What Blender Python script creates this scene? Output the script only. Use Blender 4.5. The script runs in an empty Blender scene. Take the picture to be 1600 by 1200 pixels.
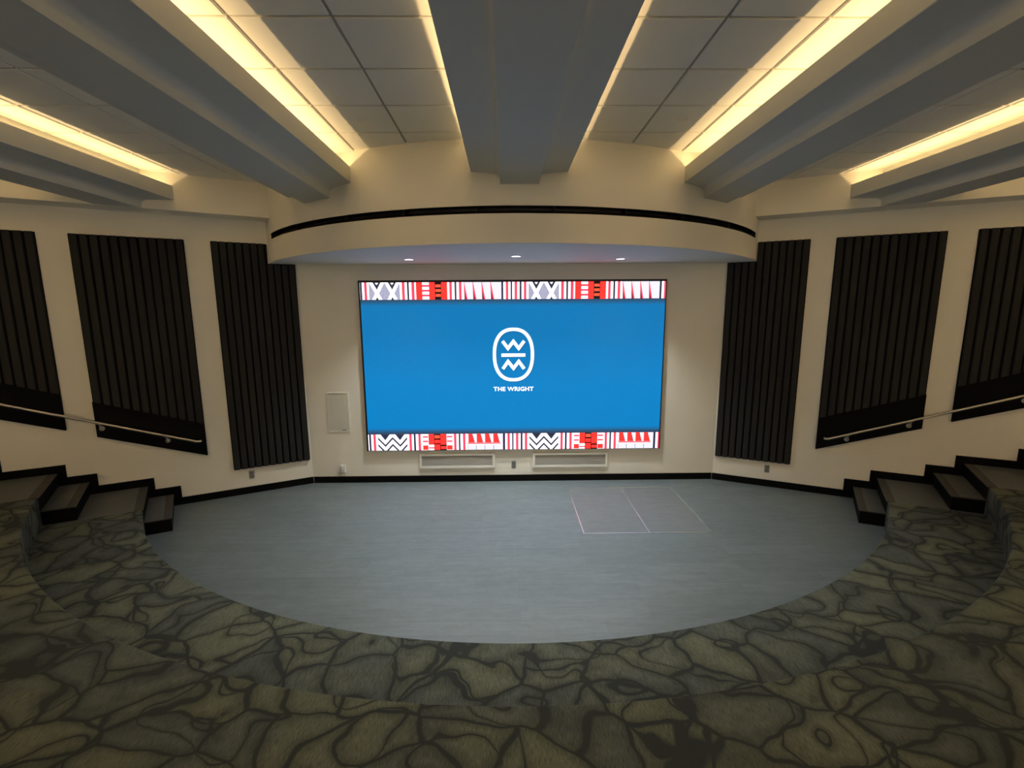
import bpy, bmesh, math, random
from mathutils import Vector, Matrix
random.seed(7)
COL = bpy.context.scene.collection
SC = bpy.context.scene

# ------------------------------------------------------------------ materials
def rgb(r, g, b):
    f = lambda c: c / 12.92 if c <= .04045 else ((c + .055) / 1.055) ** 2.4
    return (f(r / 255), f(g / 255), f(b / 255), 1)

class NT:
    def __init__(s, name):
        s.m = bpy.data.materials.new(name); s.m.use_nodes = True
        s.t = s.m.node_tree; s.t.nodes.clear()
        s.out = s.t.nodes.new('ShaderNodeOutputMaterial')
        s.b = s.t.nodes.new('ShaderNodeBsdfPrincipled')
        s.t.links.new(s.b.outputs[0], s.out.inputs[0])
    def n(s, kind, **kw):
        x = s.t.nodes.new('ShaderNode' + kind)
        for k, v in kw.items():
            if k.startswith('i_'):
                key = k[2:]
                x.inputs[int(key) if key.isdigit() else key.replace('_', ' ')].default_value = v
            else: setattr(x, k, v)
        return x
    def l(s, a, b): s.t.links.new(a, b)
    def math(s, op, a, b=None, c=None):
        x = s.n('Math', operation=op)
        for i, v in enumerate((a, b, c)):
            if v is None: continue
            if hasattr(v, 'is_linked'): s.l(v, x.inputs[i])
            else: x.inputs[i].default_value = v
        return x.outputs[0]
    def mix(s, fac, a, b, blend='MIX'):
        x = s.n('Mix', data_type='RGBA', blend_type=blend)
        for sock, v in ((x.inputs[0], fac), (x.inputs[6], a), (x.inputs[7], b)):
            if hasattr(v, 'is_linked'): s.l(v, sock)
            else: sock.default_value = v
        return x.outputs[2]
    def pos(s): return s.n('NewGeometry').outputs['Position']
    def scaled(s, vec, sc):
        x = s.n('Mapping'); x.inputs['Scale'].default_value = sc; s.l(vec, x.inputs[0]); return x.outputs[0]
    def noise(s, vec, scale, detail=3, rough=.5):
        x = s.n('TexNoise', i_Scale=scale, i_Detail=detail, i_Roughness=rough); s.l(vec, x.inputs['Vector']); return x
    def bump(s, h, strength=.1, dist=.01):
        x = s.n('Bump', i_Strength=strength, i_Distance=dist); s.l(h, x.inputs['Height']); s.l(x.outputs[0], s.b.inputs['Normal'])

def paint(name, col, rough=.6, var=.04, scale=3, bump=.03, bscale=220, metallic=0, spec=.3):
    m = NT(name); p = m.pos()
    n1 = m.noise(p, scale, 4)
    d = (col[0] * (1 - var), col[1] * (1 - var), col[2] * (1 - var), 1); h = (min(1, col[0] * (1 + var)), min(1, col[1] * (1 + var)), min(1, col[2] * (1 + var)), 1)
    m.l(m.mix(n1.outputs[0], d, h), m.b.inputs['Base Color'])
    m.b.inputs['Roughness'].default_value = rough
    m.b.inputs['Metallic'].default_value = metallic
    m.b.inputs['Specular IOR Level'].default_value = spec
    if bump:
        n2 = m.noise(p, bscale, 2); m.bump(n2.outputs[0], bump, .004)
    return m.m

def emis(name, col, strength=1.0, rough=.35):
    m = NT(name)
    m.b.inputs['Base Color'].default_value = (.004, .004, .005, 1)
    m.b.inputs['Roughness'].default_value = rough
    m.b.inputs['Specular IOR Level'].default_value = .2
    m.b.inputs['Emission Color'].default_value = col
    m.b.inputs['Emission Strength'].default_value = strength * .71
    return m.m

M = {}
M['wall'] = paint('cream wall paint', (.83, .80, .725), .62, .025, 1.2, .04, 260)
M['beamw'] = paint('white beam paint', (.62, .625, .59), .6, .02, 1.0, .02, 260)
M['felt'] = paint('charcoal acoustic felt', (.031, .031, .030), .95, .25, 90, .25, 500, spec=.1)
M['blackfelt'] = paint('black acoustic felt', (.006, .006, .006), .95, .2, 90, .2, 500, spec=.08)
M['rubber'] = paint('black rubber base', (.004, .004, .004), .75, .2, 6, .02, 300, spec=.1)
M['nosing'] = paint('dark ribbed stair nosing', (.062, .062, .056), .7, .15, 30, .2, 350)
M['bezel'] = paint('black display bezel', (.006, .006, .007), .4, .1, 5, 0)
M['steel'] = paint('brushed stainless steel', (.62, .59, .55), .30, .06, 40, .03, 400, metallic=1)
M['alu'] = paint('aluminium edge strip', (.80, .82, .82), .35, .05, 40, 0, metallic=1)
M['white'] = paint('white painted metal', (.78, .76, .70), .45, .02, 4, 0)
M['grille'] = paint('grey louvre metal', (.42, .41, .38), .5, .05, 6, 0)
M['plategrey'] = paint('grey outlet plastic', (.22, .22, .215), .45, .05, 6, 0)
M['dark'] = paint('dark recess metal', (.012, .009, .008), .35, .3, 8, 0)
M['brown'] = paint('bronze slot blade', (.03, .018, .012), .35, .3, 8, 0, metallic=.6)
M['hatch'] = None

def vinyl(name, tone, tint=1.0, planks=True):
    m = NT(name); p = m.pos()
    st = m.scaled(p, (.9, 7, 1)); g = m.noise(st, 2.2, 8, .65)
    st2 = m.scaled(p, (6, 45, 1)); g2 = m.noise(st2, 2.5, 4, .6)
    bl = m.noise(p, 1.6, 3, .5)
    a = tuple(c * .70 for c in tone) + (1,); b = tuple(min(1, c * 1.28) for c in tone) + (1,)
    g3 = m.noise(m.scaled(p, (1.6, 2.6, 1)), 3.4, 9, .72)
    mixed = m.math('ADD', m.math('MULTIPLY', g.outputs[0], .42), m.math('ADD', m.math('MULTIPLY', g2.outputs[0], .22), m.math('MULTIPLY', g3.outputs[0], .36)))
    mr = m.n('MapRange', i_1=.34, i_2=.66); m.l(mixed, mr.inputs[0])
    c1 = m.mix(mr.outputs[0], a, b)
    if planks:
        br = m.n('TexBrick', offset=.37, i_Scale=1.0)
        br.inputs['Color1'].default_value = (.93, .93, .93, 1); br.inputs['Color2'].default_value = (1.06, 1.06, 1.07, 1)
        br.inputs['Mortar'].default_value = (.72, .72, .72, 1); br.inputs['Mortar Size'].default_value = .0016
        br.inputs['Brick Width'].default_value = 1.3; br.inputs['Row Height'].default_value = .196
        m.l(p, br.inputs['Vector'])
        c1 = m.mix(1.0, c1, br.outputs['Color'], 'MULTIPLY')
    c1 = m.mix(m.math('MULTIPLY', bl.outputs[0], .35), c1, (tone[0] * 1.05, tone[1] * 1.05, tone[2] * 1.1, 1))
    m.l(c1, m.b.inputs['Base Color'])
    r = m.n('MapRange', i_To_Min=.42, i_To_Max=.58); m.l(g.outputs[0], r.inputs[0]); m.l(r.outputs[0], m.b.inputs['Roughness'])
    m.b.inputs['Specular IOR Level'].default_value = .45
    m.bump(g2.outputs[0], .06, .003)
    return m.m
M['floor'] = vinyl('grey plank vinyl', (.128, .155, .165))
M['hatch'] = vinyl('grey hatch vinyl', (.138, .155, .163), planks=False)
M['tread'] = vinyl('grey stair vinyl', (.082, .092, .090), planks=False)

def carpet():
    m = NT('patterned broadloom carpet'); p = m.pos()
    w1 = m.noise(p, 1.25, 1, .5); w2 = m.noise(p, 3.6, 1, .5)
    def off(nz, k):
        s = m.n('VectorMath', operation='SUBTRACT'); m.l(nz.outputs['Color'], s.inputs[0]); s.inputs[1].default_value = (.5, .5, .5)
        q = m.n('VectorMath', operation='SCALE'); m.l(s.outputs[0], q.inputs[0]); q.inputs['Scale'].default_value = k; return q.outputs[0]
    a = m.n('VectorMath', operation='ADD'); m.l(p, a.inputs[0]); m.l(off(w1, .55), a.inputs[1])
    b = m.n('VectorMath', operation='ADD'); m.l(a.outputs[0], b.inputs[0]); m.l(off(w2, .20), b.inputs[1])
    flat = m.scaled(b.outputs[0], (.82, 1.12, .8))
    ed = m.n('TexVoronoi', feature='DISTANCE_TO_EDGE', i_Scale=2.6); m.l(flat, ed.inputs['Vector'])
    cl = m.n('TexVoronoi', feature='F1', i_Scale=2.6); m.l(flat, cl.inputs['Vector'])
    wn = m.noise(p, 2.7, 2, .5)
    thick = m.n('MapRange', i_1=.34, i_2=.68, i_3=.020, i_4=.038); m.l(wn.outputs[0], thick.inputs[0])
    jit = m.noise(p, 60, 2, .6)
    d = m.math('ADD', ed.outputs['Distance'], m.math('MULTIPLY', m.math('SUBTRACT', jit.outputs[0], .5), .016))
    r = m.n('MapRange', i_3=1.0, i_4=0.0); m.l(d, r.inputs[0])
    m.l(m.math('MULTIPLY', thick.outputs[0], .7), r.inputs[1]); m.l(m.math('MULTIPLY', thick.outputs[0], 1.45), r.inputs[2])
    sep = m.n('SeparateColor'); m.l(cl.outputs['Color'], sep.inputs[0])
    big = m.noise(p, 3.1, 2, .5)
    tone = m.n('MapRange', i_1=.36, i_2=.66); m.l(m.math('ADD', m.math('MULTIPLY', sep.outputs[0], .42), m.math('MULTIPLY', big.outputs[0], .58)), tone.inputs[0])
    base = m.mix(tone.outputs[0], (.130, .142, .106, 1), (.091, .103, .096, 1))
    fib = m.noise(m.scaled(p, (260, 22, 90)), 1, 2, .6)
    fr = m.n('MapRange', i_1=.3, i_2=.7, i_3=.66, i_4=1.36); m.l(fib.outputs[0], fr.inputs[0])
    base = m.mix(1.0, base, fr.outputs[0], 'MULTIPLY')
    # long flowing contour lines crossing the cells, and a soft dark halo along every line
    iso = m.noise(m.scaled(b.outputs[0], (1, 1.25, .8)), 1.55, 1, .5)
    di = m.math('ADD', m.math('ABSOLUTE', m.math('SUBTRACT', m.math('FRACT', m.math('MULTIPLY', iso.outputs[0], 5.0)), .5)), m.math('MULTIPLY', m.math('SUBTRACT', jit.outputs[0], .5), .03))
    ri = m.n('MapRange', i_3=1.0, i_4=0.0); m.l(di, ri.inputs[0])
    m.l(m.math('MULTIPLY', thick.outputs[0], .8), ri.inputs[1]); m.l(m.math('MULTIPLY', thick.outputs[0], 1.7), ri.inputs[2])
    line = m.math('MAXIMUM', r.outputs[0], ri.outputs[0])
    h1 = m.n('MapRange', interpolation_type='SMOOTHSTEP', i_1=.0, i_2=.22, i_3=.66, i_4=1.0); m.l(m.math('MINIMUM', d, m.math('MULTIPLY', di, .75)), h1.inputs[0])
    base = m.mix(1.0, base, h1.outputs[0], 'MULTIPLY')
    col = m.mix(line, base, (.040, .045, .044, 1))
    m.l(col, m.b.inputs['Base Color'])
    m.b.inputs['Roughness'].default_value = .95; m.b.inputs['Specular IOR Level'].default_value = .1
    fine = m.noise(p, 420, 2, .6); m.bump(fine.outputs[0], .35, .004)
    return m.m
M['carpet'] = carpet()

def tile():
    m = NT('mineral ceiling tile'); p = m.pos()
    n1 = m.noise(p, 2, 2); n2 = m.noise(p, 160, 3, .7)
    m.l(m.mix(n1.outputs[0], (.82, .81, .77, 1), (.86, .85, .81, 1)), m.b.inputs['Base Color'])
    m.b.inputs['Roughness'].default_value = .85; m.b.inputs['Specular IOR Level'].default_value = .15
    m.bump(n2.outputs[0], .12, .004)
    return m.m
M['tile'] = tile()
M['grid'] = paint('ceiling grid metal', (.40, .37, .32), .6, .03, 3, 0)

# ------------------------------------------------------------------ mesh helpers
class MB:
    def __init__(s): s.v = []; s.f = []; s.mi = []
    def face(s, pts, mi=0):
        b = len(s.v); s.v += [tuple(p) for p in pts]; s.f.append(tuple(range(b, b + len(pts)))); s.mi.append(mi)
    def box(s, x0, x1, y0, y1, z0, z1, mi=0, tf=None):
        s.prism([(x0, y0), (x1, y0), (x1, y1), (x0, y1)], z0, z1, mi, tf)
    def prism(s, poly, z0, z1, mi=0, tf=None):
        """plan polygon (a,b) pushed along the third axis"""
        tf = tf or (lambda a, b, c: (a, b, c))
        n = len(poly); b = len(s.v)
        s.v += [tf(a, c, z0) for a, c in poly] + [tf(a, c, z1) for a, c in poly]
        s.f.append(tuple(range(b + n - 1, b - 1, -1))); s.mi.append(mi)
        s.f.append(tuple(range(b + n, b + 2 * n))); s.mi.append(mi)
        for i in range(n):
            j = (i + 1) % n
            s.f.append((b + i, b + j, b + n + j, b + n + i)); s.mi.append(mi)
    def grid(s, rows, mi=0, closed=False):
        b = len(s.v); w = len(rows[0])
        for r in rows: s.v += [tuple(p) for p in r]
        for i in range(len(rows) - 1):
            for j in range(w if closed else w - 1):
                k = (j + 1) % w
                s.f.append((b + i * w + j, b + i * w + k, b + (i + 1) * w + k, b + (i + 1) * w + j)); s.mi.append(mi)
    def tube(s, pts, r, n=14, mi=0, caps=True):
        pts = [Vector(p) for p in pts]; rows = []
        up = Vector((0, 0, 1)); prev = None
        for i, p in enumerate(pts):
            t = (pts[min(i + 1, len(pts) - 1)] - pts[max(i - 1, 0)]).normalized()
            a = t.cross(up) if prev is None else prev - t * prev.dot(t)
            if a.length < 1e-4: a = t.cross(Vector((1, 0, 0)))
            a.normalize(); prev = a; c = t.cross(a)
            rows.append([p + (a * math.cos(2 * math.pi * k / n) + c * math.sin(2 * math.pi * k / n)) * r for k in range(n)])
        s.grid(rows, mi, True)
        if caps: s.face(rows[0][::-1], mi); s.face(rows[-1], mi)
    def disc(s, c, axis, r, h, n=28, mi=0, bev=0):
        c = Vector(c); a = Vector(axis).normalized(); u = a.orthogonal().normalized(); w = a.cross(u)
        prof = [(r, 0), (r, h - bev), (r - bev, h)] if bev else [(r, 0), (r, h)]
        rows = [[c + a * q + (u * math.cos(2 * math.pi * k / n) + w * math.sin(2 * math.pi * k / n)) * rr for k in range(n)] for rr, q in prof]
        s.grid(rows, mi, True); s.face(rows[0][::-1], mi); s.face(rows[-1], mi)
    def ring(s, c, axis, r0, r1, h, n=32, mi=0):
        c = Vector(c); a = Vector(axis).normalized(); u = a.orthogonal().normalized(); w = a.cross(u)
        prof = [(r1, 0), (r1, h * .5), (r1 - .006, h), (r0 + .003, h), (r0, h * .6), (r0, 0), (r1, 0)]
        s.grid([[c + a * q + (u * math.cos(2 * math.pi * k / n) + w * math.sin(2 * math.pi * k / n)) * rr for k in range(n)] for rr, q in prof], mi, True)
    def build(s, name, mats, parent=None, smooth=False, bevel=0, weld=False):
        me = bpy.data.meshes.new(name); me.from_pydata(s.v, [], s.f)
        for m in (mats if isinstance(mats, list) else [mats]): me.materials.append(m)
        me.polygons.foreach_set('material_index', s.mi)
        bm = bmesh.new(); bm.from_mesh(me)
        if weld: bmesh.ops.remove_doubles(bm, verts=bm.verts, dist=1e-5)
        bmesh.ops.recalc_face_normals(bm, faces=bm.faces)
        bm.to_mesh(me); bm.free()
        if smooth:
            me.polygons.foreach_set('use_smooth', [True] * len(me.polygons))
            me.set_sharp_from_angle(angle=math.radians(35))
        o = bpy.data.objects.new(name, me); COL.objects.link(o)
        if bevel:
            b = o.modifiers.new('bevel', 'BEVEL'); b.width = bevel; b.segments = 2; b.limit_method = 'ANGLE'
        if parent:
            bpy.context.view_layer.update(); o.parent = parent; o.matrix_parent_inverse = parent.matrix_world.inverted()
        return o

def tag(o, label=None, cat=None, group=None, kind=None):
    if label: o['label'] = label
    if cat: o['category'] = cat
    if group: o['group'] = group
    if kind: o['kind'] = kind
    return o
def empty(name, loc, label, cat, group=None, kind=None):
    o = bpy.data.objects.new(name, None); COL.objects.link(o); o.location = loc; o.empty_display_size = .1
    bpy.context.view_layer.update()
    return tag(o, label, cat, group, kind)

# ------------------------------------------------------------------ room measures
XC = 3.524                       # half width of the screen wall
TH = {-1: .4675, 1: .4479}       # splay of the side walls
ZC = 4.861                       # ceiling
def W(s, t, w, z):
    """point on side wall s: t along the wall from the corner, w out into the room"""
    a = TH[s]
    return (s * XC + t * s * math.cos(a) - w * s * math.sin(a), -t * math.sin(a) - w * math.cos(a), z)
def wallframe(s):  # polygon in (t,z) pushed along w
    return lambda t, z, w: W(s, t, w, z)
def plan(s):       # polygon in (t,w) pushed along z
    return lambda t, w, z: W(s, t, w, z)
TMAX = 8.6; YB = -11.8
TX, TY = .035, 1.70              # centre of the seating arcs
TR = [6.19, 7.16, 8.20, 9.20]    # tier front radii
TZ = [.373, .745, 1.117, 1.487]
AW = 1.05                        # aisle width
DX, DY, DR = .02, 2.30, 4.625    # drum above the screen
ZS = 3.735                       # its soffit
SIDE = {-1: 'left', 1: 'right'}

def hit_line(s, w, cx, cy, R):
    """t where the line (wall s, offset w) meets the circle, room side"""
    a = TH[s]; p = Vector(W(s, 0, w, 0)[:2]) - Vector((cx, cy)); d = Vector((s * math.cos(a), -math.sin(a)))
    b = p.dot(d); c = p.dot(p) - R * R
    return -b + math.sqrt(b * b - c)

# ---- floor and walls
m = MB(); pl = [W(-1, TMAX, 0, 0)[:2], (-XC, 0), (XC, 0), W(1, TMAX, 0, 0)[:2], (W(1, TMAX, 0, 0)[0], YB), (W(-1, TMAX, 0, 0)[0], YB)]
m.prism(pl, -.12, 0); tag(m.build('floor', M['floor']), 'grey plank vinyl stage floor in front of the screen', 'floor', kind='structure')
m = MB(); m.box(-XC - .1, XC + .1, 0, .16, -.12, ZC + .15); tag(m.build('wall_back', M['wall']), 'cream wall behind the big screen', 'wall', kind='structure')
for s in (-1, 1):
    m = MB(); m.prism([(0, 0), (TMAX, 0), (TMAX, -.16), (0, -.16)], -.12, ZC + .15, tf=plan(s))
    tag(m.build('wall_' + SIDE[s], M['wall']), 'cream splayed side wall with black panels, %s of the screen' % SIDE[s], 'wall', kind='structure')
    x, y, _ = W(s, TMAX, 0, 0)
    m = MB(); m.box(min(x, x + s * .16), max(x, x + s * .16), YB, y, -.12, ZC + .15); tag(m.build('wall_rear_' + SIDE[s], M['wall']), kind='structure')
xl, xr = W(-1, TMAX, 0, 0)[0], W(1, TMAX, 0, 0)[0]
m = MB(); m.box(xl - .16, xr + .16, YB - .16, YB, -.12, ZC + .15); tag(m.build('wall_rear', M['wall']), kind='structure')

# ---- ceiling: tiles with reveal joints over a grid plane
YJ = [-4.428 + .653 * k for k in range(-12, 7)]
BAYS = [(-10.9, -8.2, [-9.9, -9.25, -8.6]), (-7.7, -5.5, [-7.2, -6.55, -5.9]), (-5.0, -2.8, [-4.60, -3.935, -3.27]), (-2.30, -.20, [-1.908, -1.237, -.566]),
        (.29, 2.40, [.662, 1.35, 2.02]), (2.88, 5.10, [3.38, 4.03, 4.665]), (5.55, 7.75, [6.0, 6.65, 7.3]), (8.15, 10.9, [8.7, 9.35, 10.0])]
m = MB()
m.box(xl - .1, xr + .1, YB - .1, .1, ZC + .016, ZC + .12, 1)
G = .011
for x0, x1, xs in BAYS:
    X = [x0] + xs + [x1]; Yy = [YB] + YJ + [-.05]
    for i in range(len(X) - 1):
        for j in range(len(Yy) - 1):
            a, b, c, d = X[i] + G, X[i + 1] - G, Yy[j] + G, Yy[j + 1] - G
            if b - a < .05 or d - c < .05: continue
            if j == len(Yy) - 2 and abs((a + b) / 2) > 3: continue
            cx = max(abs(a), abs(b))
            lim = -.03 if cx < XC else -(cx - XC) * math.tan(.4577) - .03
            if c > lim - .05: continue
            d = min(d, lim)
            e = .006
            lo = [(a + e, c + e, ZC), (b - e, c + e, ZC), (b - e, d - e, ZC), (a + e, d - e, ZC)]
            md = [(a, c, ZC + .006), (b, c, ZC + .006), (b, d, ZC + .006), (a, d, ZC + .006)]
            up = [(p[0], p[1], ZC + .016) for p in md]
            m.face(lo, 0); m.grid([lo, md, up], 0, True)
tag(m.build('ceiling', [M['tile'], M['grid']]), 'white square ceiling tiles between the grey beams', 'ceiling', kind='structure')

# ---- beams
HW, HB = .548, .218
def beam_profile(c):
    R = [(HB, 4.375), (HB, 4.425)]
    for k in range(1, 7):       # soft concave turn into the wing
        a = math.pi / 2 * k / 6
        R.append((HB + .075 * (1 - math.cos(a)), 4.425 + .062 * math.sin(a)))
    R += [(HW - .004, 4.513), (HW, 4.517), (HW, 4.697), (HW - .012, 4.697), (HW - .018, 4.575), (HB + .02, 4.575), (HB + .02, ZC + .01)]
    return [(c + x, z) for x, z in R] + [(c - x, z) for x, z in reversed(R)]
def y_end(x):
    ax = abs(x)
    yd = DY - math.sqrt(max(.01, (DR - .03) ** 2 - (x - DX) ** 2)) if abs(x - DX) < DR - .1 else 99
    yw = -(ax - XC) * math.tan(TH[-1 if x < 0 else 1]) - .22 if ax > XC else 99
    return min(yd, yw)
BEAMS = [(.045, 'middle grey beam running straight out above the screen'),
         (-2.535, 'long grey beam just left of the middle beam, ending on the curved fascia'),
         (2.630, 'long grey beam just right of the middle beam, ending on the curved fascia'),
         (-5.25, 'grey beam at the far left, meeting the left bulkhead'),
         (5.30, 'grey beam at the far right, meeting the right bulkhead'),
         (-7.95, None), (7.95, None)]
for c, lab in BEAMS:
    pf = beam_profile(c); m = MB()
    if abs(c) < 3: ys = [y_end(x) for x, z in pf]
    else:
        ys = [-(abs(x) - XC) * math.tan(TH[-1 if x < 0 else 1]) - .22 for x, z in pf]
    m.grid([[(x, y, z) for (x, z), y in zip(pf, ys)], [(x, YB, z) for x, z in pf]], 0, True)
    m.face([(x, y, z) for (x, z), y in zip(pf, ys)]); m.face([(x, YB, z) for x, z in pf][::-1])
    o = m.build('ceiling_beam', M['beamw'], smooth=True)
    tag(o, lab or 'outermost grey beam beyond the edge of the photo on the %s' % ('left' if c < 0 else 'right'), 'beam', 'ceiling beams', kind='structure')

# ---- warm cove strips lying in the beam troughs
def strip(x, y0, x1, y1, power, tilt):
    ld = bpy.data.lights.new('cove_strip', 'AREA'); ld.shape = 'RECTANGLE'
    L = math.hypot(x1 - x, y1 - y0)
    ld.size = .006; ld.size_y = L; ld.energy = power * L; ld.color = (1, .67, .305)
    o = bpy.data.objects.new('cove_strip', ld); COL.objects.link(o)
    o.location = ((x + x1) / 2, (y0 + y1) / 2, 4.583)
    yaw = math.atan2(-(x1 - x), (y1 - y0))
    o.rotation_euler = (Matrix.Rotation(yaw, 4, 'Z') @ Matrix.Rotation(tilt, 4, 'Y') @ Matrix.Rotation(math.pi, 4, 'X')).to_euler()
    return o
PW = 2.45
OFF = {.045: (.078, .165), -2.535: (.2, .215), 2.630: (.185, .2), -5.25: (.2, .14), 5.30: (.12, .2), -7.95: (.2, .15), 7.95: (.15, .2)}
for c, _ in BEAMS:
    for s in (-1, 1):
        a = OFF[c][0 if s < 0 else 1]
        x = c + s * (HW - a); ye = y_end(c + s * HW) - .06
        x1 = x + (.17 if (c == .045 and s < 0) else 0)
        k = 2.6 if abs(c) > 6 else 1.0  # outermost strips, out of view, get extra power as added fill
        xm = x + (x1 - x) * .55
        strip(x, ye, xm, -6.4, PW * k, -s * math.radians(45))
        strip(xm, -6.4, x1, YB + .1, PW * 2.4 * k, -s * math.radians(45))      # run over the upper seats boosted out of view as added fill

# ---- unseen fill lamps added over the top seats, bounced off the rear wall
for x in (-7.6, -5.1, -1.25, 1.35, 5.2, 7.6):
    ld = bpy.data.lights.new('wall_washer', 'AREA'); ld.shape = 'RECTANGLE'; ld.size = 1.6; ld.size_y = .12; ld.energy = 25; ld.color = (1, .90, .80)
    o = bpy.data.objects.new('wall_washer', ld); COL.objects.link(o); o.location = (x, YB + 1.3, 4.33 if abs(x) in (5.1, 5.2, 7.6) else 4.80)
    o.rotation_euler = (math.radians(-48), 0, 0)

# ---- curved fascia over the screen with its soffit and slot
tl = hit_line(-1, 0, DX, DY, DR); tr = hit_line(1, 0, DX, DY, DR)
def dang(p): return math.atan2(p[1] - DY, p[0] - DX)
aL, aR = dang(W(-1, tl, 0, 0)), dang(W(1, tr, 0, 0))
if aL > 0: aL -= 2 * math.pi
SL, SR = -math.pi + math.acos((3.665 + DX) / DR), -math.acos((3.77 - DX) / DR)
def D(a, r, z): return (DX + r * math.cos(a), DY + r * math.sin(a), z)
def sweep(a0, a1, n): return [a0 + (a1 - a0) * i / n for i in range(n + 1)]
ZL0, ZL1 = 4.062, 4.148
m = MB(); A = sweep(aL, aR, 120)
m.grid([[D(a, DR, ZS + .004) for a in A], [D(a, DR, ZL0) for a in A]])
m.grid([[D(a, DR, ZL1) for a in A], [D(a, DR, ZC + .016) for a in A]])
for a0, a1 in ((aL, SL), (SR, aR)):
    B = sweep(a0, a1, 8); m.grid([[D(a, DR, ZL0) for a in B], [D(a, DR, ZL1) for a in B]])
B = sweep(SL, SR, 100)
m.grid([[D(a, DR, ZL0) for a in B], [D(a, DR - .13, ZL0) for a in B]]); m.grid([[D(a, DR, ZL1) for a in B], [D(a, DR - .13, ZL1) for a in B]])
sp = [D(a, DR, ZS) for a in A]
m.grid([[D(a, DR, ZS + .004) for a in A], [D(a, DR - .004, ZS) for a in A]])
inner = [D(a, DR - .004, ZS) for a in A]
back = [(max(-XC, min(XC, p[0])), 0, ZS) if abs(p[0]) < XC else (p[0], W(-1 if p[0] < 0 else 1, (abs(p[0]) - XC) / math.cos(TH[-1 if p[0] < 0 else 1]), 0, 0)[1], ZS) for p in inner]
m.grid([inner, back])
tag(m.build('wall_fascia', M['wall'], smooth=True), 'curved cream fascia and soffit bulging out above the screen', 'fascia', kind='structure')

e = empty('linear_slot', D(-math.pi / 2, DR - .06, ZL0), 'long thin black slot curving along the cream fascia above the screen', 'air slot')
m = MB(); e0 = .004
m.grid([[D(a, DR - .002, ZL0 + e0) for a in B], [D(a, DR - .12, ZL0 + e0) for a in B], [D(a, DR - .12, ZL1 - e0) for a in B], [D(a, DR - .002, ZL1 - e0) for a in B]])
for a in (SL, SR): m.face([D(a, DR - .002, ZL0 + e0), D(a, DR - .12, ZL0 + e0), D(a, DR - .12, ZL1 - e0), D(a, DR - .002, ZL1 - e0)])
sc_ = m.build('slot_channel', M['dark'], e)
m = MB(); m.grid([[D(a, DR - .05, ZL0 + .012) for a in B], [D(a, DR - .075, ZL0 + .042) for a in B], [D(a, DR - .08, ZL0 + .040) for a in B], [D(a, DR - .055, ZL0 + .010) for a in B]])
m.build('slot_blade', M['brown'], sc_)
for x in (-2.95, -2.1, -1.31, -.45, .45, 1.31, 2.1, 2.95):
    a = -math.acos((x - DX) / DR); m = MB(); da = .0022
    m.face([D(a - da, DR - .012, ZL0 + .006), D(a + da, DR - .012, ZL0 + .006), D(a + da, DR - .012, ZL1 - .006), D(a - da, DR - .012, ZL1 - .006)])
    m.grid([[D(a - da, DR - .012, z), D(a - da, DR - .11, z), D(a + da, DR - .11, z), D(a + da, DR - .012, z)] for z in (ZL0 + .006, ZL1 - .006)], closed=True)
    m.build('divider', M['dark'], sc_)

# ---- bulkheads along the side walls
ZBK = 4.371
for s in (-1, 1):
    m = MB(); wq = .38
    t0 = hit_line(s, wq, DX, DY, DR - .02)
    m.prism([(tl + .0 if s < 0 else tr, 0), (TMAX, 0), (TMAX, wq), (t0, wq)], ZBK, ZC + .016, tf=plan(s))
    tag(m.build('wall_bulkhead_' + SIDE[s], M['wall']), 'cream bulkhead under the ceiling above the %s wall panels' % SIDE[s], 'bulkhead', kind='structure')

# ---- downlights in the soffit
def downlight(x, y, lab):
    e = empty('downlight', (x, y, ZS), lab, 'downlight', 'soffit downlights')
    m = MB(); m.ring((x, y, ZS - .0005), (0, 0, -1), .062, .082, .008); m.build('trim_ring', M['white'], e, True)
    m = MB(); m.disc((x, y, ZS - .0008), (0, 0, -1), .062, .003); m.build('lens', M['lens'], e)
    ld = bpy.data.lights.new('lamp', 'SPOT'); ld.energy = 190; ld.spot_size = math.radians(115); ld.spot_blend = .82; ld.shadow_soft_size = .05; ld.color = (.95, 1, .96)
    o = bpy.data.objects.new('lamp', ld); COL.objects.link(o); o.location = (0, 0, -.03); o.parent = e; o.rotation_euler = (math.radians(-13), 0, 0)
M['lens'] = emis('lit downlight lens', (1, .98, .94, 1), 9)
downlight(-1.55, -.728, 'lit round downlight in the soffit, left of the middle one')
downlight(.032, -1.075, 'lit round downlight in the soffit above the screen centre')
downlight(1.605, -.697, 'lit round downlight in the soffit, right of the middle one')

# ---- sprinkler covers
for x, y, lab in ((-1.549, -2.791, 'small white sprinkler cover on the ceiling tiles left of the middle beam'), (1.665, -2.82, 'small white sprinkler cover on the ceiling tiles right of the middle beam')):
    m = MB(); m.disc((x, y, ZC + .002), (0, 0, -1), .05, .012, bev=.005); tag(m.build('sprinkler_cover', M['white'], smooth=True), lab, 'sprinkler', 'ceiling sprinkler covers')

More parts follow.
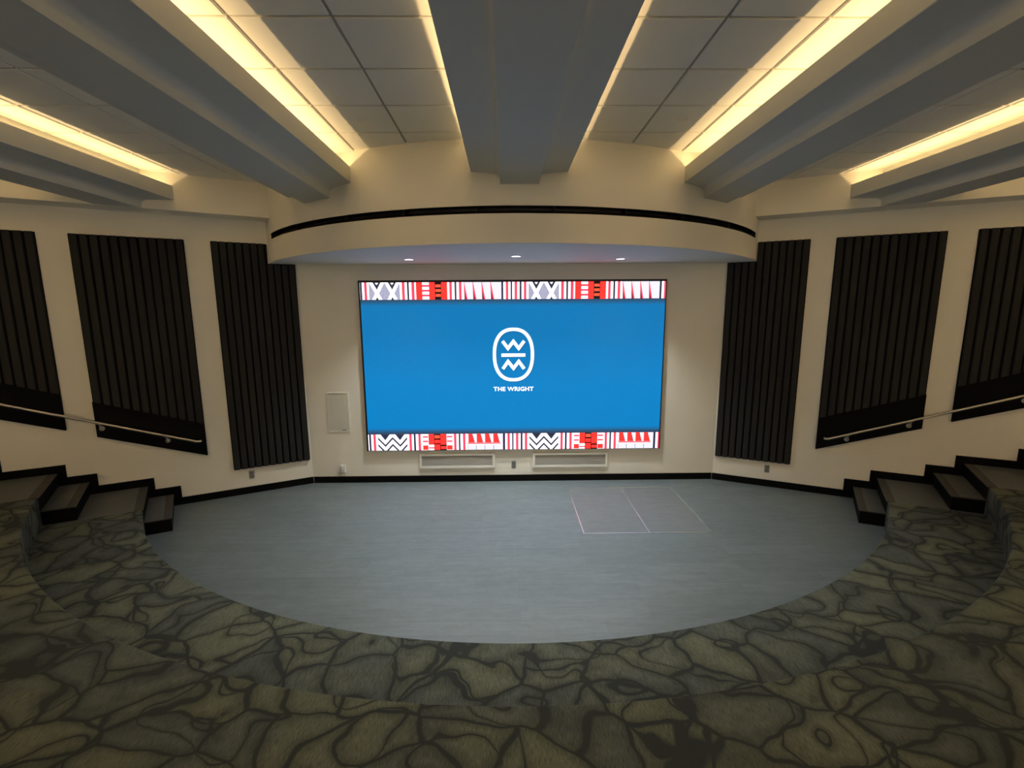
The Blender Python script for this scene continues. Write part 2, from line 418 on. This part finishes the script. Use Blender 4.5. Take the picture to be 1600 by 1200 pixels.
# ------------------------------------------------------------------ seating tiers
def T(a, r, z): return (TX + r * math.cos(a), TY + r * math.sin(a), z)
def tang(s, R, w):
    t = hit_line(s, w, TX, TY, R); p = W(s, t, w, 0); a = math.atan2(p[1] - TY, p[0] - TX)
    return t, (a - 2 * math.pi if a > 0 else a)
SK = .14                                     # nosings lean back towards the wall
TN = {s: [tang(s, R, AW)[0] for R in TR] for s in (-1, 1)}
print('nosing t', TN)
LABT = ['lowest carpeted seating tier curving round the stage floor', 'second carpeted seating tier, filling the bottom of the photo', 'third carpeted seating tier behind the second', 'top carpeted seating tier where the viewer stands']
for k in range(4):
    zb = 0 if k == 0 else TZ[k - 1]; z = TZ[k]; R0 = TR[k]
    prof = [(R0, zb)] + [(R0, z - .02), (R0 + .003, z - .009), (R0 + .009, z - .003), (R0 + .02, z)]
    if k < 3: prof += [(TR[k + 1], z)]
    rows = []
    N = 140
    for r, zz in prof:
        l = tang(-1, r, AW)[1]; q = tang(1, r, AW)[1]
        rows.append([T(a, r, zz) for a in sweep(l, q, N)])
    if k == 3:
        lx, ly, _ = W(-1, TMAX, AW, 0); rx, ry, _ = W(1, TMAX, AW, 0)
        rows.append([(min(max(x * 1.6, lx), rx), max(YB, y - 4 if abs(x) < 5 else y - 1.5), z) for x, y, _ in rows[-1]])
    m = MB(); m.grid(rows)
    t = m.build('seating_tier', M['carpet'], smooth=True); tag(t, LABT[k], 'seating tier', 'carpeted seating tiers', kind='structure')
    for s in (-1, 1):
        a = TN[s][k]; b = TN[s][k + 1] if k < 3 else TMAX - .2
        m = MB(); ns = .09; th = .012
        body = [(a + SK, 0), (a, AW), (b, AW), (b + SK, 0)]
        m.prism(body, 0 if k == 0 else 0.0, z - th, tf=plan(s))
        ld = m.build('landing', M['rubber'], t)
        m = MB(); m.prism([(a + SK + ns, 0), (a + ns, AW), (b, AW), (b + SK, 0)], z - th, z, tf=plan(s)); m.build('tread', M['tread'], ld)
        m = MB(); m.prism([(a + SK - .012, 0), (a - .012, AW), (a + ns, AW), (a + SK + ns, 0)], z - th, z + .001, tf=plan(s)); m.build('nosing', M['nosing'], ld)
# half steps in the aisles
STEPT = {-1: [1.872, 2.83], 1: [1.925, 2.872]}
NAMES = {(-1, 0): 'black-sided grey step on the stage floor at the left aisle', (1, 0): 'black-sided grey step on the stage floor at the right aisle',
         (-1, 1): 'black-sided grey step on the lowest tier at the left aisle', (1, 1): 'black-sided grey step on the lowest tier at the right aisle',
         (-1, 2): 'grey step on the second tier of the left aisle', (1, 2): 'grey step on the second tier of the right aisle'}
for s in (-1, 1):
    for k in range(3):
        a0 = STEPT[s][k] if k < 2 else TN[s][2] - .33
        zb = 0 if k == 0 else TZ[k - 1]; z = (zb + TZ[k]) / 2; b0 = TN[s][k]; ww = 1.03
        a = a0; th = .012; ns = .085
        e = empty('aisle_step', W(s, (a + b0) / 2, ww / 2, zb), NAMES[(s, k)], 'step', 'aisle steps')
        kk = SK / AW
        def ed(t, w): w = max(w, .003); return (t + SK - kk * w, w)
        m = MB(); m.prism([ed(a, 0), ed(a, ww), ed(b0, ww), ed(b0, 0)], zb + .001, z - th, tf=plan(s)); m.build('step_box', M['rubber'], e)
        m = MB(); m.prism([ed(a + ns, 0), ed(a + ns, ww - .012), ed(b0, ww - .012), ed(b0, 0)], z - th, z, tf=plan(s)); m.build('tread', M['tread'], e)
        m = MB(); m.prism([ed(a - .012, 0), ed(a - .012, ww), ed(b0, ww), ed(b0, ww - .012), ed(a + ns, ww - .012), ed(a + ns, 0)], z - th, z + .001, tf=plan(s)); m.build('nosing', M['nosing'], e)

# ---- black stepped baseboards
m = MB(); m.box(-XC + .02, XC - .02, -.02, 0, 0, .112); tag(m.build('baseboard_back', M['rubber']), 'black baseboard under the screen', 'baseboard', kind='structure')
for s in (-1, 1):
    q = {-1: [1.897, 2.217, 2.864, 3.189, 3.83, 4.15], 1: [1.928, 2.252, 2.901, 3.230, 3.877, 4.19]}[s]
    zt = [.112, .302, .486, .671, .854, 1.035, 1.22]
    st = []
    for k in range(3):
        st += [(STEPT[s][k] if k < 2 else TN[s][2] - .33) + SK, TN[s][k] + SK]
    zr = [0, TZ[0] / 2, TZ[0], (TZ[0] + TZ[1]) / 2, TZ[1], (TZ[1] + TZ[2]) / 2, TZ[2]]
    top = [(0, zt[0])]
    for i, t in enumerate(q): top += [(t, zt[i]), (t, zt[i + 1])]
    top += [(4.85, zt[-1])]
    bot = [(0, .0)]
    for i, t in enumerate(st): bot += [(t, zr[i]), (t, zr[i + 1] + .002)]
    bot += [(4.85, zr[-1] + .002)]
    m = MB(); m.prism(top + bot[::-1], .0, .022, tf=wallframe(s))
    tag(m.build('baseboard_' + SIDE[s], M['rubber']), 'black stepped baseboard climbing the %s wall beside the aisle steps' % SIDE[s], 'baseboard', kind='structure')

# ------------------------------------------------------------------ acoustic panels
SLP = .366
def panel(s, t0, t1, low, lab, cut=None):
    """low None: straight bottom at .437; else height of the sloped bottom edge at t0"""
    e = empty('acoustic_panel', W(s, (t0 + t1) / 2, 0, .45 if low is None else low), lab, 'acoustic panel', 'black acoustic wall panels')
    zt = 4.031; zb = (lambda t: .437) if low is None else (lambda t: low + SLP * (t - t0))
    m = MB()
    if cut: poly = [(t0, zb(t0)), (t1, zb(t1)), (t1, zt), (cut, zt), (cut, ZS - .004), (t0, ZS - .004)]
    else: poly = [(t0, zb(t0)), (t1, zb(t1)), (t1, zt), (t0, zt)]
    m.prism(poly, .001, .018, tf=wallframe(s)); m.build('backing', M['blackfelt'], e)
    n = round((t1 - t0) / .1075); p = (t1 - t0) / n; m = MB()
    for i in range(n):
        a = t0 + i * p + .009; b = t0 + (i + 1) * p - .009
        top = zt if not (cut and (a + b) / 2 < cut) else ZS - .004
        z0 = (lambda t: .437) if low is None else (lambda t: zb(t) + .512)
        sec = [(a, .018), (a + .006, .045), (a + .014, .05), (b - .014, .05), (b - .006, .045), (b, .018)]
        m.grid([[W(s, t, w, z0(t)) for t, w in sec], [W(s, t, w, top) for t, w in sec]], 0, True)
        m.face([W(s, t, w, z0(t)) for t, w in sec]); m.face([W(s, t, w, top) for t, w in sec][::-1])
    m.build('slats', M['felt'], e)
    if low is not None:
        m = MB(); m.prism([(t0, zb(t0)), (t1, zb(t1)), (t1, zb(t1) + .51), (t0, zb(t0) + .51)], .018, .049, tf=wallframe(s))
        m.build('base_band', M['blackfelt'], e)
for s in (-1, 1):
    sd = SIDE[s]
    cut = (tl if s < 0 else tr) + (.02)
    panel(s, .0 + .03, 1.170, None, 'tall black ribbed panel nearest the screen on the %s wall' % sd, cut)
    panel(s, 1.500, 2.788, .745, 'black ribbed panel with the low end of the handrail on the %s wall' % sd)
    panel(s, 3.115, 4.40, 1.352, 'black ribbed panel cut by the %s edge of the photo' % sd)

# ------------------------------------------------------------------ handrails
RAIL = {-1: (1.545, 2.758, 1.443, .381, [1.978, 2.72, 3.95]), 1: (1.578, 2.78, 1.400, .395, [1.890, 2.630, 3.83])}
for s in (-1, 1):
    te, tr0, zr0, sl, br = RAIL[s]; wz = .125
    zl = lambda t: zr0 + sl * (t - tr0)
    e = empty('handrail', W(s, te, .05, zl(te)), 'thin steel handrail sloping down the %s wall over the black panels' % SIDE[s], 'handrail', 'wall handrails')
    pts = [W(s, te, wz, zl(te + .10) - .012), W(s, te + .03, wz, zl(te + .10) - .016), W(s, te + .07, wz, zl(te + .10) - .012), W(s, te + .12, wz, zl(te + .12)), W(s, te + .18, wz, zl(te + .18))]
    pts += [W(s, t, wz, zl(t)) for t in (2.4, 3.2, 4.0, 4.7)]
    m = MB(); m.tube(pts, .0195, 16); m.build('rail', M['steel'], e, True)
    for t in br:
        b = MB(); nrm = Vector(W(s, 0, 1, 0)) - Vector(W(s, 0, 0, 0)); w0 = .05; dz = .095
        b.disc(W(s, t, w0, zl(t) - dz), nrm, .034, .010, bev=.004)
        b.tube([W(s, t, w0 + .008, zl(t) - dz), W(s, t, wz - .03, zl(t) - dz), W(s, t, wz - .01, zl(t) - dz + .008), W(s, t, wz, zl(t) - dz + .03), W(s, t, wz, zl(t) - .018)], .009, 10)
        b.tube([W(s, t - .03, wz, zl(t - .03) - .021), W(s, t + .03, wz, zl(t + .03) - .021)], .008, 8)
        b.build('bracket', M['steel'], e, True)

# ------------------------------------------------------------------ things on the walls
def grille(x0, x1, z0, z1, lab):
    e = empty('return_grille', ((x0 + x1) / 2, 0, z0), lab, 'air grille', 'return grilles under the screen')
    m = MB(); f = .046; d = .028
    o_ = [(x0, z0), (x1, z0), (x1, z1), (x0, z1)]; i_ = [(x0 + f, z0 + f), (x1 - f, z0 + f), (x1 - f, z1 - f), (x0 + f, z1 - f)]
    mid = [(x0 + .008, z0 + .008), (x1 - .008, z0 + .008), (x1 - .008, z1 - .008), (x0 + .008, z1 - .008)]
    m.grid([[(x, -.001, z) for x, z in o_], [(x, -d + .006, z) for x, z in o_], [(x, -d, z) for x, z in mid], [(x, -d, z) for x, z in i_], [(x, -.004, z) for x, z in i_]], 0, True)
    m.build('frame', M['white'], e)
    m = MB(); m.box(x0 + f, x1 - f, -.006, -.002, z0 + f, z1 - f, 1)
    n = 11; h = (z1 - z0 - 2 * f) / n
    for k in range(n):
        z = z0 + f + (k + .5) * h
        m.face([(x0 + f, -.006, z + h * .45), (x1 - f, -.006, z + h * .45), (x1 - f, -.020, z - h * .35), (x0 + f, -.020, z - h * .35)])
        m.face([(x0 + f, -.020, z - h * .35), (x1 - f, -.020, z - h * .35), (x1 - f, -.019, z - h * .45), (x0 + f, -.019, z - h * .45)])
    m.build('louvres', [M['grille'], M['dark']], e)
grille(-1.655, -.326, .243, .521, 'long low white-framed air grille under the left half of the screen')
grille(.331, 1.657, .241, .519, 'long low white-framed air grille under the right half of the screen')

# outlets
def plate(fn, w, h, mat, name, lab, cat, grp, slots):
    """fn(a, b, d): local right, up, out of the wall"""
    e = empty(name, fn(0, -h / 2, 0), lab, cat, grp)
    m = MB(); b = .006
    a = [(-w / 2, -h / 2), (w / 2, -h / 2), (w / 2, h / 2), (-w / 2, h / 2)]; c = [(x - math.copysign(b, x), y - math.copysign(b, y)) for x, y in a]
    m.grid([[fn(x, y, .001) for x, y in a], [fn(x, y, .006) for x, y in a], [fn(x, y, .010) for x, y in c]], 0, True); m.face([fn(x, y, .010) for x, y in c])
    cvp = m.build('cover_plate', mat, e)
    for sx, sy, sw, sh in slots:
        m = MB(); m.prism([(sx - sw / 2, sy - sh / 2), (sx + sw / 2, sy - sh / 2), (sx + sw / 2, sy + sh / 2), (sx - sw / 2, sy + sh / 2)], .010, .013, tf=lambda p, q, r: fn(p, q, r))
        m.build('receptacle', M['plategrey2'] if mat is M['plategrey'] else mat, cvp, bevel=.002)
M['plategrey2'] = paint('dark grey outlet face', (.12, .12, .12), .4, .05, 6, 0)
two = [(0, .026, .034, .030), (0, -.026, .034, .030)]
plate(lambda a, b, d: (0.0 + a, -d, .304 + b), .075, .122, M['plategrey'], 'wall_outlet', 'grey outlet plate between the two grilles under the screen', 'outlet', 'grey wall outlets', two)
plate(lambda a, b, d: W(-1, .928 - a, d, .314 + b), .075, .13, M['plategrey'], 'wall_outlet', 'grey outlet plate under the left panel nearest the screen', 'outlet', 'grey wall outlets', two)
plate(lambda a, b, d: W(1, .843 + a, d, .307 + b), .075, .13, M['plategrey'], 'wall_outlet', 'grey outlet plate under the right panel nearest the screen', 'outlet', 'grey wall outlets', two)
# white floor-level wall box with a hood
e = empty('wall_box', (-2.988, 0, .19), 'small white box on the wall low down left of the screen', 'wall box')
m = MB(); m.box(-3.028, -2.948, -.035, -.001, .188, .322); m.build('housing', M['white'], e, bevel=.006)
m = MB(); m.box(-3.015, -2.961, -.041, -.035, .20, .30); m.build('cover', M['white'], e, bevel=.003)
# recessed access panel
e = empty('access_panel', (-3.01, 0, .915), 'flush cream access panel on the wall left of the screen', 'access panel')
x0, x1, z0, z1 = -3.198, -2.822, .915, 1.613; f = .022
m = MB()
o_ = [(x0, z0), (x1, z0), (x1, z1), (x0, z1)]; i_ = [(x0 + f, z0 + f), (x1 - f, z0 + f), (x1 - f, z1 - f), (x0 + f, z1 - f)]
m.grid([[(x, -.001, z) for x, z in o_], [(x, -.011, z) for x, z in o_], [(x, -.012, z) for x, z in i_], [(x, -.002, z) for x, z in i_]], 0, True); m.build('frame', M['white'], e)
m = MB(); m.box(x0 + f + .004, x1 - f - .004, -.007, -.001, z0 + f + .004, z1 - f - .004); pd = m.build('door', paint('pale grey panel paint', (.63, .62, .56), .5, .02, 3, 0), e)
m = MB(); m.box(-2.96, -2.885, -.011, -.007, z0 + f + .008, z0 + f + .022); m.build('latch', M['plategrey'], pd)

# ---- floor hatch
e = empty('floor_hatch', (1.78, -1.18, 0), 'metal-edged rectangular hatch set into the grey floor', 'floor hatch')
X0, X1, Y0, Y1, XM = .918, 2.637, -1.978, -.388, 1.80; h = .003
m = MB(); m.box(X0, XM - .007, Y0, Y1, .0005, h); m.build('cover', M['hatch'], e)
m = MB(); m.box(XM + .007, X1, Y0, Y1, .0005, h); m.build('cover', M['hatch'], e)
m = MB(); w = .016
for a, b, c, d in ((X0 - w, X0, Y0 - w, Y1 + w), (X1, X1 + w, Y0 - w, Y1 + w), (X0, X1, Y0 - w, Y0), (X0, X1, Y1, Y1 + w), (XM - .006, XM + .006, Y0, Y1)): m.box(a, b, c, d, .0005, .005)
m.build('edge_strip', M['alu'], e)

# ------------------------------------------------------------------ the video wall
vw = empty('video_wall', (0, 0, .58), 'large lit video screen showing a white emblem on blue with patterned bands', 'video screen')
XA, XB, Z0, Z1 = -2.508, 2.528, .592, 3.440; YD = -.056
m = MB(); m.box(XA - .027, XB + .016, -.05, -.001, Z0 - .008, Z1 + .034); 
for a, b, c, d in ((XA - .027, XA, Z0 - .008, Z1 + .034), (XB, XB + .016, Z0 - .008, Z1 + .034), (XA, XB, Z1, Z1 + .034)):
    m.box(a, b, -.062, -.05, c, d)
m.build('bezel', M['bezel'], vw)

def screen_bg():
    m = NT('display blue'); m.b.inputs['Base Color'].default_value = (.004, .004, .005, 1); m.b.inputs['Roughness'].default_value = .38; m.b.inputs['Specular IOR Level'].default_value = .2
    sep = m.n('SeparateXYZ'); m.l(m.pos(), sep.inputs[0])
    r = m.n('ValToRGB'); el = r.color_ramp.elements
    f = m.n('MapRange', i_1=.878, i_2=3.163); m.l(sep.outputs[2], f.inputs[0]); m.l(f.outputs[0], r.inputs[0])
    navy = (.030, .045, .085, 1); blue = rgb(4, 122, 188); blue2 = rgb(8, 132, 202)
    el[0].position = 0; el[0].color = navy; el[1].position = 1; el[1].color = (.03, .06, .12, 1)
    for p, c in ((.018, (.025, .10, .21, 1)), (.05, blue2), (.4, blue2), (.75, blue), (.955, blue), (.985, (.02, .10, .21, 1))):
        x = el.new(p); x.color = c
    m.l(r.outputs[0], m.b.inputs['Emission Color']); m.b.inputs['Emission Strength'].default_value = .71
    return m.m
WHITE, CRIM, RED, NAVY, BLACK, ORNG, DOT, LAV, MAR, SHD = range(1, 11)
def dots():
    m = NT('display dots'); m.b.inputs['Base Color'].default_value = (.004, .004, .005, 1); m.b.inputs['Roughness'].default_value = .38
    c = m.n('TexChecker', i_Scale=1.0); c.inputs['Color1'].default_value = rgb(222, 222, 244); c.inputs['Color2'].default_value = rgb(112, 114, 152)
    mp = m.n('Mapping'); mp.inputs['Rotation'].default_value = (0, math.radians(45), 0); mp.inputs['Scale'].default_value = (62, 0, 62); m.l(m.pos(), mp.inputs[0]); m.l(mp.outputs[0], c.inputs['Vector'])
    m.l(c.outputs[0], m.b.inputs['Emission Color']); m.b.inputs['Emission Strength'].default_value = .71
    return m.m
SM = [screen_bg(), emis('display white', (1, .93, 1, 1), 1.8), emis('display crimson', rgb(232, 66, 90), 1.4), emis('display red', (1, .019, .015, 1), 2.6), emis('display navy', rgb(48, 52, 74)),
      emis('display black', rgb(38, 12, 14)), emis('display orange', rgb(255, 98, 66)), dots(), emis('display lavender', rgb(240, 238, 253), 1.1), emis('display maroon', rgb(120, 16, 36)), emis('display shadow blue', rgb(16, 92, 148))]
dm = MB()
dm.face([(XA, YD, Z0), (XB, YD, Z0), (XB, YD, Z1), (XA, YD, Z1)], 0)
def sp(pts, mi, layer):
    """polygon on the display, clipped to its width"""
    def clip(P, k, lim, sg):
        out = []
        for i in range(len(P)):
            a, b = P[i], P[(i + 1) % len(P)]; ia, ib = sg * (a[k] - lim) <= 0, sg * (b[k] - lim) <= 0
            if ia: out.append(a)
            if ia != ib:
                u = (lim - a[k]) / (b[k] - a[k]); out.append((a[0] + u * (b[0] - a[0]), a[1] + u * (b[1] - a[1])))
        return out
    P = clip(clip(pts, 0, XA, -1), 0, XB, 1)
    P = clip(clip(P, 1, Z0, -1), 1, Z1, 1) if P else P
    if len(P) >= 3: dm.face([(x, YD - .0006 * layer, z) for x, z in P], mi)
def band(zt, zb, items, start, period, unit, detail):
    for n in (-1, 0, 1):
        o = start + n * period
        for a, b, mi in items: sp([(o + a * unit, zb), (o + b * unit, zb), (o + b * unit, zt), (o + a * unit, zt)], mi, 2)
        detail(lambda x, y: (o + x * unit, zt + (zb - zt) * y))
    sp([(XA, zb), (XB, zb), (XB, zt), (XA, zt)], NAVY, 1)
def poly(f, pts, mi, layer): sp([f(x, y) for x, y in pts], mi, layer)
# top band, one repeat measured in 1/1532 of its length
TOPI = [(0, 295, DOT), (295, 315, WHITE), (315, 342, CRIM), (342, 365, WHITE), (383, 407, WHITE), (407, 435, CRIM), (435, 450, WHITE), (450, 508, RED), (510, 575, WHITE), (577, 630, RED), (630, 693, BLACK), (693, 750, RED),
        (750, 770, WHITE), (770, 795, CRIM), (795, 820, WHITE), (838, 862, WHITE), (862, 888, CRIM), (888, 912, WHITE), (910, 1270, LAV), (1290, 1313, WHITE), (1313, 1337, CRIM), (1337, 1360, WHITE), (1375, 1398, WHITE), (1398, 1423, CRIM), (1423, 1446, WHITE), (1465, 1487, WHITE), (1487, 1512, CRIM), (1512, 1532, WHITE)]
def top_detail(f):
    for cx in (75, 222):
        poly(f, [(cx - 62, 0), (cx + 62, 0), (cx, .58)], NAVY, 3)
        poly(f, [(cx - 40, 1), (cx + 40, 1), (cx, .58)], NAVY, 3)
        for sg in (-1, 1):
            poly(f, [(cx + sg * 74, 0), (cx + sg * 38, 0), (cx - sg * 50, 1), (cx - sg * 14, 1)], WHITE, 4)
        poly(f, [(cx - 17, .02), (cx + 17, .02), (cx, .15)], WHITE, 4)
    for y in (.15, .43, .71): poly(f, [(510, y), (575, y), (575, y + .115), (510, y + .115)], CRIM, 3)
    for y in (.13, .40, .68): poly(f, [(636, y), (688, y), (688, y + .165), (636, y + .165)], ORNG, 3)
    for k in range(4):
        x = 908 + 85.5 * k
        poly(f, [(x, 0), (x + 5, 0), (x + 36, 1), (x + 6, 1)], CRIM, 3)
        poly(f, [(x + 3, .45), (x + 24, 1), (x + 7, 1)], MAR, 4)
band(3.440, 3.163, TOPI, -2.359, 2.616, 2.616 / 1532, top_detail)
BOTI = [(0, 292, WHITE), (292, 312, WHITE), (312, 337, CRIM), (337, 357, WHITE), (377, 402, WHITE), (402, 427, CRIM), (427, 447, WHITE), (447, 742, WHITE), (742, 757, WHITE), (757, 782, CRIM), (782, 805, WHITE), (822, 847, WHITE), (847, 872, CRIM), (872, 892, WHITE), (892, 1247, LAV),
        (1270, 1292, WHITE), (1292, 1317, CRIM), (1317, 1339, WHITE), (1354, 1377, WHITE), (1377, 1402, CRIM), (1402, 1424, WHITE), (1444, 1466, WHITE), (1466, 1491, CRIM), (1491, 1511, WHITE)]
def bot_detail(f):
    for cx in (73, 220): poly(f, [(cx - 46, 0), (cx + 46, 0), (cx, .37)], NAVY, 3)
    V = [(0, .16), (73, .64), (146, .16), (220, .64), (292, .16)]
    for dy in (0, .42):
        for (x0, y0), (x1, y1) in zip(V, V[1:]):
            P = [(x0, y0 + dy), (x1, y1 + dy), (x1, y1 + dy + .145), (x0, y0 + dy + .145)]
            out = []
            for i in range(4):       # keep below the band's lower edge
                a, b = P[i], P[(i + 1) % 4]
                if a[1] <= 1: out.append(a)
                if (a[1] <= 1) != (b[1] <= 1):
                    u = (1 - a[1]) / (b[1] - a[1]); out.append((a[0] + u * (b[0] - a[0]), 1))
            if len(out) > 2: poly(f, out, NAVY, 3)
    R = lambda a, b, y0, y1, mi, L=3: poly(f, [(a, y0), (b, y0), (b, y1), (a, y1)], mi, L)
    for a, b in ((447, 500), (686, 742)):
        R(a, b, .12, .22, CRIM); R(a, b, .40, .50, CRIM); R(a, b, .70, .98, RED)
    R(503, 620, 0, 1, BLACK); R(620, 684, 0, 1, BLACK)
    R(505, 558, 0, .63, RED, 4); R(624, 680, 0, .66, RED, 4)
    R(505, 558, .66, .82, WHITE, 4); R(505, 558, .82, .90, CRIM, 4); R(505, 558, .90, 1, WHITE, 4)
    R(564, 618, .07, .27, ORNG, 4); R(564, 618, .36, .57, RED, 4); R(564, 618, .65, .98, RED, 4)
    R(626, 678, .76, .93, RED, 4)
    for k in range(4):
        x = 907 + 83 * k
        poly(f, [(x - 4, 0), (x + 34, 0), (x + 58, .55), (x - 4, .55)], MAR, 3); poly(f, [(x, 0), (x + 28, 0), (x + 50, .52), (x, .52)], RED, 4)
        R(892 + 87 * k - 2, 892 + 87 * k + 2, .72, 1, NAVY)
    R(897, 1222, .56, .62, RED, 5)
band(.878, .592, BOTI, -2.342, 2.613, 2.613 / 1511, bot_detail)
disp = dm.build('display', SM, vw)

# emblem: measured from its middle in tenths of a photo pixel
EX, EZ, EU = .004, 2.241, .01077 / 10
def em(x, y): return (EX + (x - 622) * EU, EZ - (y - 540) * EU)
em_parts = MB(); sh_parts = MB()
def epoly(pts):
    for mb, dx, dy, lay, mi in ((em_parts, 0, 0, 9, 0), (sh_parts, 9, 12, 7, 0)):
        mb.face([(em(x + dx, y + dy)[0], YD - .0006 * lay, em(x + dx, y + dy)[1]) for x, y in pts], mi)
def oval(a, b, n=72, e=2.35):
    out = []
    for k in range(n):
        t = 2 * math.pi * k / n; c, s_ = math.cos(t), math.sin(t)
        out.append((622 + a * math.copysign(abs(c) ** (2 / e), c), 540 + b * math.copysign(abs(s_) ** (2 / e), s_)))
    return out
o1, o2 = oval(322, 420), oval(272, 370)
for k in range(72): epoly([o1[k], o1[(k + 1) % 72], o2[(k + 1) % 72], o2[k]])
def zig(pts, h):
    """mitred zigzag of stroke half width h"""
    P = [Vector(p) for p in pts]; L, Rr = [], []
    for i, p in enumerate(P):
        d0 = (P[i] - P[i - 1]).normalized() if i else None; d1 = (P[i + 1] - P[i]).normalized() if i < len(P) - 1 else None
        n0 = Vector((-d0.y, d0.x)) if d0 else None; n1 = Vector((-d1.y, d1.x)) if d1 else None
        if n0 and n1:
            b = (n0 + n1).normalized(); q = b * (h / max(.3, b.dot(n1)))
        else: q = (n0 or n1) * h
        L.append(p + q); Rr.append(p - q)
    for i in range(len(P) - 1): epoly([tuple(L[i]), tuple(L[i + 1]), tuple(Rr[i + 1]), tuple(Rr[i])])
zig([(453, 326), (537, 440), (622, 332), (705, 440), (790, 326)], 25)
epoly([(435, 520), (808, 520), (808, 571), (435, 571)])
zig([(455, 762), (537, 645), (622, 752), (705, 645), (790, 762)], 25)
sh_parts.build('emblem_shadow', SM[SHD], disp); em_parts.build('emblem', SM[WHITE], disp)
# lettering under the emblem
cu = bpy.data.curves.new('lettering', 'FONT'); cu.body = 'THE WRIGHT'; cu.size = .1; cu.align_x = 'CENTER'; cu.offset = .0024; cu.space_character = 1.06; cu.resolution_u = 4
to = bpy.data.objects.new('lettering', cu); COL.objects.link(to)
bpy.context.view_layer.update()
me = bpy.data.meshes.new_from_object(to.evaluated_get(bpy.context.evaluated_depsgraph_get()))
bpy.data.objects.remove(to); bpy.data.curves.remove(cu)
xs = [v.co.x for v in me.vertices]; zs = [v.co.y for v in me.vertices]
sx = .680 / (max(xs) - min(xs)); sz = .073 / (max(zs) - min(zs)); cx_ = (max(xs) + min(xs)) / 2; z_ = min(zs)
for v in me.vertices: v.co = ((v.co.x - cx_) * sx + .003, YD - .0054, (v.co.y - z_) * sz + 1.622)
me.materials.clear(); me.materials.append(SM[WHITE])
to = bpy.data.objects.new('lettering', me); COL.objects.link(to); bpy.context.view_layer.update(); to.parent = disp; to.matrix_parent_inverse = disp.matrix_world.inverted()

# ------------------------------------------------------------------ camera and world
f, pit, yaw, roll = 717.38, .1577, .0129, -.0056
cp, sp_ = math.cos(pit), math.sin(pit)
F = Vector((math.sin(yaw) * cp, math.cos(yaw) * cp, -sp_)); R = Vector((math.cos(yaw), -math.sin(yaw), 0)); U = R.cross(F)
R2 = R * math.cos(roll) + U * math.sin(roll); U2 = -R * math.sin(roll) + U * math.cos(roll)
cam = bpy.data.cameras.new('camera'); cam.sensor_fit = 'HORIZONTAL'; cam.sensor_width = 36; cam.lens = f / 1600 * 36; cam.clip_start = .05
co = bpy.data.objects.new('camera', cam); COL.objects.link(co)
co.matrix_world = Matrix(((R2.x, U2.x, -F.x, -.1225), (R2.y, U2.y, -F.y, -7.7633), (R2.z, U2.z, -F.z, 2.9682), (0, 0, 0, 1)))
SC.camera = co
w = bpy.data.worlds.new('world'); SC.world = w; w.use_nodes = True
w.node_tree.nodes['Background'].inputs[0].default_value = (.02, .02, .022, 1); w.node_tree.nodes['Background'].inputs[1].default_value = .3
SC.view_settings.view_transform = 'Standard'; SC.view_settings.look = 'None'; SC.view_settings.gamma = 1; SC.view_settings.exposure = .5
SC.view_settings.use_curve_mapping = False
SC.cycles.max_bounces = 10; SC.cycles.diffuse_bounces = 7; SC.cycles.use_denoising = True
SC.cycles.sample_clamp_indirect = 6
